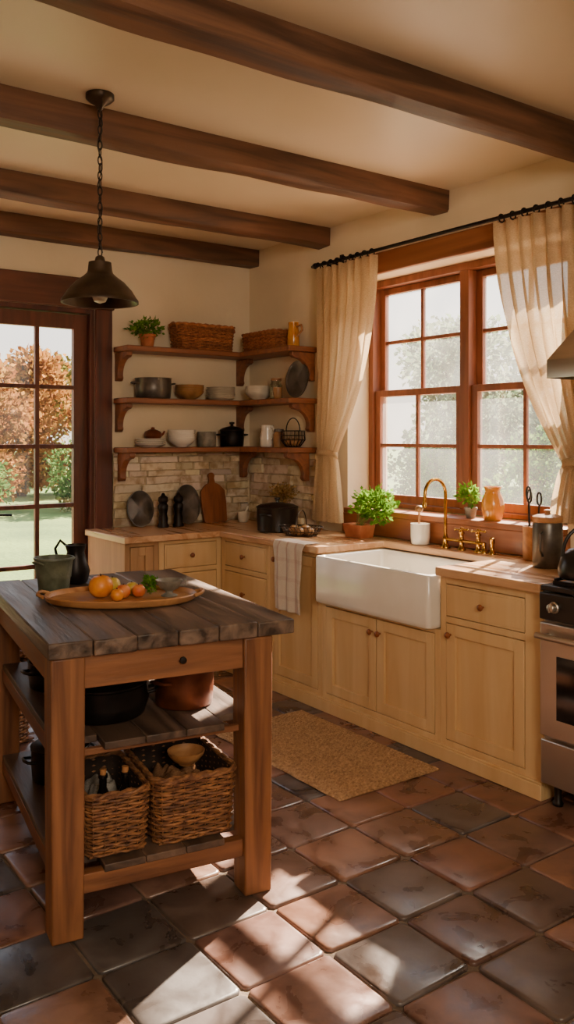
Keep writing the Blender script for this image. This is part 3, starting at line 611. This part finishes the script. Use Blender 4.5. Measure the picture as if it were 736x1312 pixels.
for dx,dy,r_ in((-.05,0,.033),(.02,.02,.034),(.06,-.02,.03),(-.0,-.035,.03)):
    o=MB(); o.ell((0,0,0),(r_,r_,r_*.92)); a=-1.0; o.finish('bread_roll',BROWNS,loc=(-.40+dx*cos(a)-dy*sin(a),-1.20+dx*sin(a)+dy*cos(a),z+r_*.92+.006),label='small brown roll in the wire fruit basket',category='bread roll',group='rolls in the wire basket')
potplant('leafy green herbs in a terracotta planter by the window',(-.15,-1.46,z),.06,.08,TERRA,(.04,-.10,.20),(.075,.20,.125),640,.040,box=(.12,.18))
ut=T('dish_brush_crock','white ceramic crock holding a dish brush by the faucet','crock',(-.098,-1.94,z)); m=MB(); m.lathe(vessel(.056,.12,.005,.92,1.,1.),n=30); m.finish('crock_body',CERAM,ut)
br=T('dish_brush','wooden dish brush standing in the white crock','brush',(-.095,-1.93,z+.012),.0); m=MB(); m.tube([(0,0,0),(.005,.008,.17)],.006,8); m.finish('handle',TRAYW,br); m=MB(); m.ell((.005,.008,.19),(.024,.024,.02)); m.finish('brush_head',BROWNS,br)
zs_=1.0785
va=MB(); va.lathe([(.045,0),(.05,.006),(.062,.06),(.060,.11),(.045,.145),(.040,.16),(.05,.185),(.046,.186),(.036,.16),(.056,.11),(.056,.05),(.001,.01)],n=32)
va.finish('mustard_vase',MUST,loc=(.055,-2.345,zs_),label='glazed mustard-yellow vase on the window sill',category='vase')
potplant('small green plant in a dark pot on the window sill',(.055,-2.185,zs_),.036,.06,GREYST,(0,.01,.13),(.06,.082,.07),170,.034)
# utensils + canister + kettle
uc=T('utensil_holder','tan wooden utensil holder with black kitchen tools','utensil holder',(-.11,-2.735,z)); m=MB(); m.lathe(vessel(.042,.17,.004,.95,1,1),n=26); m.finish('holder_body',TRAYW,uc)
for k,(dx,dy,hh) in enumerate(((.014,.018,.36),(-.018,-.004,.38),(.014,-.02,.35))):
    ul=T('kitchen_tool','black-handled kitchen tool standing in the wooden holder','utensil',(-.11+dx*.8,-2.735+dy*.8,z+.012),group='tools in the wooden holder'); m=MB(); m.tube([(0,0,0),(dx*.8,dy*.8,hh-.09)],.004,8); m.finish('shaft',IRON,ul)
    m=MB(); m.tube([(dx*.8,dy*.8+.013*cos(a),hh-.055+.032*sin(a)) for a in [2*pi*q/16 for q in range(16)]],.005,8,closed=True); m.finish('handle',BLACK,ul)
cn=T('storage_canister','dark pewter canister with a wooden lid on the worktop','canister',(-.235,-2.93,z)); m=MB(); m.lathe([(.066,0),(.07,.006),(.07,.20),(.066,.212),(.001,.213)],n=32); m.finish('canister_body',PEWTER,cn); m=MB(); m.lathe([(.068,.2135),(.071,.22),(.071,.24),(.05,.248),(.014,.25),(.012,.262),(.018,.27),(.003,.275)],n=32); m.finish('lid',TRAYW,cn)
m=MB(); m.tube([(-.066,-.02,.17),(-.10,-.035,.165),(-.105,-.037,.09),(-.068,-.022,.06)],.006,8); m.finish('handle',PEWTER,cn)
ke=T('kettle','black kettle with arched handle on the cooktop','kettle',(-.55,-3.345,.9475),-.7); m=MB(); m.lathe([(.085,0),(.095,.008),(.098,.04),(.085,.09),(.055,.12),(.03,.128),(.012,.13),(.012,.142),(.018,.15),(.003,.156)],n=32); m.finish('kettle_body',BLACK,ke)
m=MB(); m.tube([(.085,0,.05),(.12,0,.08),(.14,0,.12)],[.018,.013,.010],10); m.finish('spout',BLACK,ke)
m=MB(); m.tube([(.08*cos(a),0,.09+.12*sin(a)) for a in [pi*k/14 for k in range(15)]],.008,8); m.finish('handle',BLACK,ke)
# towel
tw=T('dish_towel','white linen dish towel with faint red stripes over the worktop edge','towel',(-.66,-1.44,.917)); m=MB()
def tf(u,v):
    s=v*.52; y=(.5-u)*.30*(1-.12*min(1,max(0,(s-.12)/.3)))
    fold=.010*sin(u*17+1)*min(1,max(0,(s-.10)/.12))
    if s<.10: return (.10-s,y,.006+.001*sin(u*9))
    if s<.125: a=(s-.10)/.025*pi/2; return (-.012*sin(a),y,.006-.010*(1-cos(a)))
    return (-.014+fold*.9-.010,y+.004*sin(s*20),-.004-(s-.125)) if s>.15 else (-.014+(fold-.010)*(s-.125)/.025,y,-.004-(s-.125))
m.grid(tf,60,60); m.finish('towel_cloth',TOWEL,tw,solid=-.0025)
# ------------------------------------------------------------ rug
m=MB(); rw,rl=.60,1.07; nx,ny=150,216
rows_=30
def rf(u,v):
    x=(u-.5)*rw; y=(v-.5)*rl; q=u*rows_; k=int(min(q,rows_-.001)); b=abs(sin(q*pi)); tw_=abs(sin(v*rl/.026*pi+(k%2)*pi/2))
    e=min(1,min(u,1-u)*40,min(v,1-v)*50)
    return (x+.003*sin(v*40)*(1 if u in(0,1) else 0),y,.002+(.010*b**.6*(.55+.45*tw_))*(.3+.7*e))
m.grid(rf,nx,ny)
m.box((0,0,.001),(rw-.004,rl-.004,.0015))
m.finish('jute_rug',JUTE,loc=(-1.03,-2.18,.001),label='woven tan jute rug in front of the sink cabinets',category='rug')
# ------------------------------------------------------------ pendant
pd=T('pendant_lamp','dark bronze pendant lamp hanging on a chain','lamp',(-2.18,-2.20,CZ))
m=MB(); m.lathe([(.058,0),(.058,-.018),(.045,-.03),(.02,-.045),(.012,-.06),(.004,-.066)],n=32); m.finish('ceiling_canopy',BRONZE,pd)
m=MB(); zc=-.066; k=0
while zc>-.665:
    a=pi/2*(k%2); pts=[]
    for q in range(14):
        t_=2*pi*q/14; lx=.0085*cos(t_); lz=.0195*sin(t_); pts.append((lx*cos(a),lx*sin(a),zc-.0155+lz))
    m.tube(pts,.0026,6,closed=True); zc-=.0315; k+=1
m.finish('chain',IRON,pd)
m=MB(); m.tube([(.010*sin(q*1.1),.010*cos(q*1.1),-.06-.031*q) for q in range(20)],.0022,6); m.finish('cord',BLACK,pd)
m=MB(); m.lathe([(.008,-.66),(.018,-.668),(.022,-.685),(.046,-.690),(.050,-.725),(.054,-.735),(.068,-.748),(.100,-.772),(.130,-.805),(.148,-.835),(.157,-.846),(.157,-.857),(.150,-.856),(.128,-.822),(.092,-.785),(.058,-.758),(.03,-.75),(.001,-.748)],n=48); m.finish('lamp_shade',BRONZE,pd)
m=MB(); m.lathe([(.014,-.750),(.014,-.775),(.030,-.80),(.034,-.825),(.024,-.850),(.002,-.858)],n=24); m.finish('bulb',BULB,pd)
# ------------------------------------------------------------ table
TA=radians(-9.0); tb=T('kitchen_work_table','rustic wooden work table with dark plank top and two lower shelves','table',(-2.71,-3.03,0),TA)
TW,TL,TZ=.83,1.26,.915
m=MB(); nb=6; rg=random.Random(3); bw=TW/nb
for k in range(nb):
    q=rg.uniform(.72,1.2); m.col=(q,q*.98,q*.95); dz=rg.uniform(-.002,.002); m.bb(k*bw+.0012,(k+1)*bw-.0012,rg.uniform(-.006,.004),TL+rg.uniform(-.004,.006),TZ-.05,TZ+dz)
m.finish('tabletop',TABTOP,tb,bevel=.005)
LX0,LX1,LY0,LY1=.065,.70,.065,TL-.065; ls=.105
for lx in(LX0,LX1):
    for ly in(LY0,LY1):
        m=MB(); m.box((0,0,(TZ-.052)/2),(ls,ls,TZ-.052),bx=.93,by=.93); m.finish('leg',TABLEG,tb,(lx,ly,0),bevel=.006)
h2=ls/2-.004
m=MB(); m.bb(LX0+h2,LX1-h2,LY0-.035,LY0-.005,TZ-.155,TZ-.052); ap=m.finish('apron',TABRAIL,tb,bevel=.003)
m=MB(); m.lathe([(.006,0),(.006,.008),(.012,.014),(.011,.02),(.002,.022)],n=14,M=RX); m.finish('knob',IRON,ap,((LX0+LX1)/2+.05,LY0-.0355,TZ-.10))
m=MB(); m.bb(LX0+h2,LX1-h2,LY1+.005,LY1+.035,TZ-.155,TZ-.052); m.finish('apron',TABRAIL,tb,bevel=.003)
for lx,s in((LX0,-1),(LX1,1)):
    m=MB(); xx=lx+s*.02; m.bb(xx-.015,xx+.015,LY0+h2,LY1-h2,TZ-.155,TZ-.052); m.finish('apron',TABRAILY,tb,bevel=.003)
for zz,nm in((.585,1),(.205,2)):
    m=MB(); m.bb(LX0+h2,LX1-h2,LY0-.03,LY0+.01,zz-.078,zz-.018) if nm==2 else m.bb(LX0+h2,LX1-h2,LY0-.0,LY0+.02,zz-.045,zz-.024)
    m.finish('rail',TABRAIL,tb,bevel=.003)
    m=MB(); m.bb(LX0+h2,LX1-h2,LY1-.01,LY1+.03,zz-.07,zz-.024); m.finish('rail',TABRAIL,tb,bevel=.003)
    for lx in(LX0,LX1):
        m=MB(); m.bb(lx-.02,lx+.02,LY0+h2,LY1-h2,zz-.075,zz-.024); m.finish('rail',TABRAILY,tb,bevel=.003)
    m=MB(); nb=5; x0=LX0-.02 ; x1=LX1+.02; ww=(x1-x0)/nb
    for k in range(nb):
        q=rg.uniform(.7,1.2); m.col=(q,q,q)
        ya,yb=(LY0-.035,LY1+.035)
        if k in(0,nb-1): ya,yb=LY0+h2+.001,LY1-h2-.001
        m.bb(x0+k*ww+.001,x0+(k+1)*ww-.001,ya,yb,zz-.0235,zz)
    m.finish('shelf',SHELFD,tb,bevel=.003)
def tl(u,v): return (-2.71+u*cos(TA)-v*sin(TA),-3.03+u*sin(TA)+v*cos(TA))
# baskets under table
z2=.2065
x,y=tl(.495,.235); basket('wicker_storage_basket','brown wicker storage basket with cloth and a wooden bowl',.283,.37,.215,(x,y,z2),TA,WICK,22,.08,.035,False,st_=.040,wv=1.1)
x,y=tl(.235,.24); basket('wicker_storage_basket','darker wicker storage basket with bottles under the table',.204,.36,.20,(x,y,z2),TA,WICK,20,.08,.035,False,st_=.040,wv=1.1)
def lump(name,label,mat,w,d,h,loc,rz,seed,cat='cloth'):
    m=MB()
    def fn(u,v):
        x=(u-.5)*w; y=(v-.5)*d; e=(1-(2*u-1)**4)*(1-(2*v-1)**4); n=mnoise.noise(Vector((x*14+seed,y*14,seed)))+.5*mnoise.noise(Vector((x*34,y*34+seed,2)))
        return (x,y,h*e*(.7+.35*n))
    m.grid(fn,40,40); m.box((0,0,-.002),(w*.96,d*.96,.004)); return m.finish(name,mat,loc=loc,rz=rz,label=label,category=cat)
x,y=tl(.495,.235); lump('folded_cloth','crumpled brown cloth filling the wicker basket',CLOTH,.22,.29,.21,(x,y,z2+.02),TA,3)
x,y=tl(.51,.20); single('wooden_bowl','small wooden bowl on the brown cloth in the basket','bowl',TRAYW,[(r*.72,zz*.8) for r,zz in BOWL],(x,y,z2+.200))
x,y=tl(.235,.29); lump('folded_cloth','crumpled grey cloth in the darker wicker basket',WCLOTH,.135,.19,.20,(x,y,z2+.02),TA,9)
for (u,v,g_) in((.202,.13,0),(.272,.12,1)):
    x,y=tl(u,v); t=T('glass_bottle','dark glass bottle standing in the wicker basket','bottle',(x,y,z2+.02),group='bottles in the basket'); m=MB(); m.lathe([(.03,0),(.033,.006),(.033,.13),(.02,.16),(.012,.18),(.012,.21),(.015,.212),(.015,.222),(.001,.222)],n=22); m.finish('bottle_body',OVENG,t); m=MB(); m.lathe([(.010,.2225),(.011,.24),(.002,.241)],n=14); m.finish('cork',TRAYW,t)
# pots on the lower shelves
x,y=tl(.21,.80); pot('black iron pot standing deep on the bottom shelf of the table',.11,.12,(x,y,z2),IRON,True,name='cooking_pot')
z3=.586
x,y=tl(.25,.32); pot('wide black cast iron pot with side handles on the table shelf',.150,.105,(x,y,z3),IRON,True,rz=-.5,wide=1.06,name='casserole_pot')
x,y=tl(.54,.30); pt_=pot('brown copper saucepan on the table shelf',.105,.13,(x,y,z3),COPPER,False,rz=.3,name='saucepan')
x,y=tl(.20,.72); pot('black iron casserole farther along the table shelf',.125,.10,(x,y,z3),IRON,False,rz=.2,name='casserole_pot')
# on tabletop
zt=TZ+.003
bu=T('metal_bucket','weathered grey-green bucket on the table','bucket',(-2.385,-2.225,zt),.4); m=MB(); m.lathe([(.055,0),(.058,.004),(.064,.06),(.067,.065),(.067,.07),(.074,.13),(.079,.135),(.078,.142),(.072,.142),(.060,.06),(.052,.01),(.001,.01)],n=36); m.finish('bucket_body',GREENP,bu)
for s in(-1,1):
    m=MB(); m.tube([(s*.074,-.02,.12),(s*.092,-.018,.13),(s*.095,0,.132),(s*.092,.018,.13),(s*.074,.02,.12)],.004,8); m.finish('handle',GREENP,bu)
pj=T('iron_jug','dark iron jug with a looped handle on the table','jug',(-2.22,-2.04,zt),2.2); m=MB(); m.lathe([(.045,0),(.05,.006),(.06,.05),(.045,.10),(.036,.13),(.045,.16),(.041,.161),(.032,.13),(.001,.03)],n=28); m.finish('jug_body',IRON,pj); m=MB(); m.tube([(.04,0,.15),(.075,0,.175),(.10,0,.14),(.085,0,.08),(.055,0,.05)],.006,8); m.finish('handle',IRON,pj)
tc=(-2.235,-2.52); ty=T('oval_wooden_tray','oval wooden serving tray with a raised rim on the table','tray',(tc[0],tc[1],zt),-.55)
m=MB(); m.lathe([(.93,0),(.97,.006),(1.0,.024),(.985,.028),(.955,.024),(.93,.011),(.001,.010)],n=64,sx=.285,sy=.185); m.finish('tray_body',TRAYW,ty)
for s in(-1,1):
    m=MB(); m.tube([(s*.278,-.05,.022),(s*.302,-.035,.030),(s*.308,0,.032),(s*.302,.035,.030),(s*.278,.05,.022)],.007,8); m.finish('handle',TRAYW,ty)
ORG=mk('orange_skin','D8791C','E8962C',rough=.4,scale=(30,30,30),bump=.2,bscale=(160,160,160),bdist=.002)
PEA=mk('peach_skin','C8542A','E39A4A',rough=.5,scale=(14,14,14))
PEAR=mk('pear_skin','B99A2C','D2B448',rough=.45,scale=(16,16,16))
def fruit(name,label,cat,mat,r,dx,dy,stem=True,sq=.92):
    a=-.55; x=tc[0]+dx*cos(a)-dy*sin(a); y=tc[1]+dx*sin(a)+dy*cos(a); t=T(name,label,cat,(x,y,zt+.0112),R.uniform(0,6),group='fruit on the wooden tray'); m=MB()
    m.lathe([(r*.25,.002),(r*.6,r*.12*sq),(r*.92,r*.55*sq),(r,r*sq),(r*.92,r*1.45*sq),(r*.6,r*1.84*sq),(r*.25,r*1.95*sq),(.001,r*1.86*sq)],n=24,cap0=True); m.finish('flesh',mat,t)
    if stem: m=MB(); m.tube([(0,0,r*1.85*sq),(.002,.001,r*2.1*sq)],.0025,6); m.finish('stem',BARK,t)
fruit('orange','large glossy orange on the wooden tray','orange',ORG,.046,-.075,.0)
fruit('orange','orange at the back of the wooden tray','orange',PEAR,.034,-.045,.085)
fruit('peach','small red-orange peach on the wooden tray','peach',PEA,.028,.01,-.02)
fruit('peach','small peach beside the herbs on the tray','peach',PEA,.026,.066,.0)
fruit('pear','small yellow plum-like pear on the wooden tray','pear',PEAR,.026,.035,.055)
fruit('peach','small orange peach at the tray edge','peach',ORG,.025,-.005,-.078)
a=-.55; hx=tc[0]+.10*cos(a)-.07*sin(a); hy=tc[1]+.10*sin(a)+.07*cos(a)
hb=T('herb_sprig','sprig of fresh herbs lying on the wooden tray','herbs',(hx,hy,zt+.012)); m=MB(); s_=MB(); herb(m,s_,(0,0,.035),(.032,.032,.028),90,.024,(0,0,.004),stems=8); s_.finish('stems',STEM,hb); m.finish('leaves',HERB,hb)
gx=tc[0]+.180*cos(a)-.01*sin(a); gy=tc[1]+.180*sin(a)+.01*cos(a)
gb=T('footed_bowl','small pewter footed bowl on the wooden tray','bowl',(gx,gy,zt+.0115)); m=MB(); m.lathe([(.03,0),(.032,.004),(.014,.012),(.014,.02),(.035,.03),(.05,.055),(.053,.062),(.05,.062),(.032,.036),(.001,.027)],n=30); m.finish('bowl_body',GREYST,gb)
m=MB(); m.tube([(.045,0,.055),(.07,0,.06),(.07,0,.035),(.04,0,.035)],.004,8); m.finish('handle',GREYST,gb)
basket('wicker_log_basket','tall round-cornered wicker basket on the floor behind the table',.36,.36,.40,(-2.30,-1.12,.001),.3,WICK,26,.12,.12,True,st_=.045)
# ------------------------------------------------------------ outside
m=MB(); m.bb(-70,90,-40,110,-.5,-.30); m.finish('lawn_ground',LAWN,label='green sunlit lawn outside the house',category='lawn')
m=MB(); m.bb(.4,7,-9,4,-.299,-.25); m.bb(-6,.4,.3,4,-.299,-.25); m.finish('bounce_terrace',PAVE,label='unseen pale paving added to bounce warm light',category='terrace')  # paving added out of view so warm light bounces into the room
def tree(name,label,cat,mat,h,w,n,leafL,seed,trunk=.3,top=.88):
    rg=random.Random(seed); t=T(name,label,cat,(0,0,-.3)); tr=MB(); tr.tube([(0,0,0),(.05,.02,h*.3),(.0,.06,h*.6),(.05,0,h*.85)],[.16,.12,.08,.03],8)
    blobs=[]
    for k in range(11):
        a=rg.uniform(0,2*pi); zz=h*rg.uniform(trunk,top); rr_=w*.36*rg.uniform(.2,.8)*(1.15-abs(zz/h-.5)); c_=(rr_*cos(a),rr_*sin(a),zz); blobs.append((c_,w*rg.uniform(.18,.27)))
        tr.tube([(0,0.03,zz*.55+h*trunk*.3),(c_[0]*.5,c_[1]*.5,zz*.8+h*trunk*.1),c_],[.06,.04,.015],6)
    tr.finish('trunk',BARK,t); m=MB()
    for k in range(n):
        c_,br=blobs[k%len(blobs)]; d=Vector((rg.gauss(0,1),rg.gauss(0,1),rg.gauss(0,1))).normalized(); q=Vector(c_)+d*br*rg.uniform(.5,1.05)*(1+.3*mnoise.noise(d*3+Vector(c_)))
        kk=rg.uniform(.75,1.2); m.col=(kk,kk*rg.uniform(.8,1.05),kk*.9); m.leaf(q,(d.x+rg.uniform(-1,1),d.y+rg.uniform(-1,1),d.z+rg.uniform(-1,1)),leafL*rg.uniform(.7,1.3),leafL*.7,rg)
    m.finish('foliage',mat,t); return t
gt='trees and shrubs in the garden'
protos={}
protos['a']=tree('autumn_tree','autumn tree with orange leaves on the lawn','tree',AUT,4.4,3.4,4600,.18,1,.2)
protos['b']=tree('autumn_tree','yellow-green early autumn tree on the lawn','tree',AUTG,4.0,3.4,4600,.18,2,.15)
protos['c']=tree('garden_tree','pale green leafy tree in the garden','tree',GRN,5.6,4.0,4200,.22,3,.15)
protos['d']=tree('garden_shrub','low green garden shrub','shrub',DGRN,2.2,2.4,3000,.13,4,.1)
protos['e']=tree('sun_block_tree','unseen tall tree added to block sun at the window','tree',GRN,15.6,4.4,700,.26,8,.83,.95)  # high crown added out of view to block sun through the upper panes
for p in protos.values(): p['group']=gt
def place(k,x,y,s=1.):
    p=protos[k]
    if p.get('used'): o=clone(p,(x,y,-.3),R.uniform(0,6.28),scale=s)
    else: p['used']=1; p.location=(x,y,-.3); p.scale=(s,)*3
for k,x,y,s in (('a',3.2,18,.95),('b',7.6,18.0,.95),('a',-.8,18.6,1.05),('a',11.4,17.5,.95),('b',-4.4,18,1.),('d',4.9,15.0,.9),('d',2.0,15.0,.85),('a',5.5,21.4,1.1),('b',1.2,22.8,1.1),('a',9.8,22.4,1.1),('d',7.8,14.8,.8),('d',-.9,15.0,.9),('a',3.8,26.4,1.2),('b',8.2,26.8,1.2),
    ('c',13.0,9.8,.9),('c',14.8,6.0,.95),('c',16.6,13.6,1.),('d',9.2,4.6,.9),('d',9.4,7.4,.8),('d',7.9,1.4,.85),('c',19.4,9.2,1.1),('c',19,3.2,1.1),('d',12.2,13.2,.95),('c',22.4,15,1.2),('e',11.2,2.2,1.0)):
    place(k,x,y,s)
for o in bpy.data.objects:
    if 'used' in o: del o['used']
# ------------------------------------------------------------ light
w=bpy.data.worlds.new('World'); bpy.context.scene.world=w; w.use_nodes=True; nt=w.node_tree; bg=nt.nodes['Background']; N=nt.nodes.new; L=nt.links.new
tcn=N('ShaderNodeTexCoord'); sx=N('ShaderNodeSeparateXYZ'); L(tcn.outputs['Generated'],sx.inputs[0]); rp=N('ShaderNodeValToRGB')
rp.color_ramp.elements[0].position=.0; rp.color_ramp.elements[0].color=(1.0,.86,.70,1); rp.color_ramp.elements[1].position=.55; rp.color_ramp.elements[1].color=(.58,.74,1,1)
e=rp.color_ramp.elements.new(.12); e.color=(1.,.93,.84,1)
L(sx.outputs['Z'],rp.inputs['Fac']); L(rp.outputs[0],bg.inputs['Color']); bg.inputs['Strength'].default_value=2.7
sl=bpy.data.lights.new('sun','SUN'); sl.energy=56; sl.angle=radians(.8); sl.color=(1,.82,.62); so=bpy.data.objects.new('sun',sl); bpy.context.scene.collection.objects.link(so)
so.rotation_euler=Vector((-1,-.44,-.74)).to_track_quat('-Z','Y').to_euler(); so.location=(6,2,6)
def area(name,loc,tgt,size,power,col):
    l=bpy.data.lights.new(name,'AREA'); l.energy=power; l.size=size; l.color=col; o=bpy.data.objects.new(name,l); bpy.context.scene.collection.objects.link(o); o.location=loc
    o.rotation_euler=(Vector(tgt)-Vector(loc)).to_track_quat('-Z','Y').to_euler()
area('room_fill',(-3.6,-7.0,2.3),(-1.6,-.4,2.5),1.0,84,(1,.86,.69))  # added fill light behind the camera, not a lamp of the room
area('window_fill',(1.9,-2.0,4.0),(-1.0,-2.2,.4),1.6,400,(1,.90,.76))  # added area light above the window, boosts the daylight coming in
# ------------------------------------------------------------ camera
cd=bpy.data.cameras.new('camera'); co=bpy.data.objects.new('camera',cd); bpy.context.scene.collection.objects.link(co)
co.location=(-3.64,-5.54,1.53); co.rotation_euler=(pi/2,0,-radians(35.79)); cd.sensor_width=36; cd.lens=1111/1312*36; cd.shift_y=-95/1312; cd.clip_end=300; cd.clip_start=.05
bpy.context.scene.camera=co
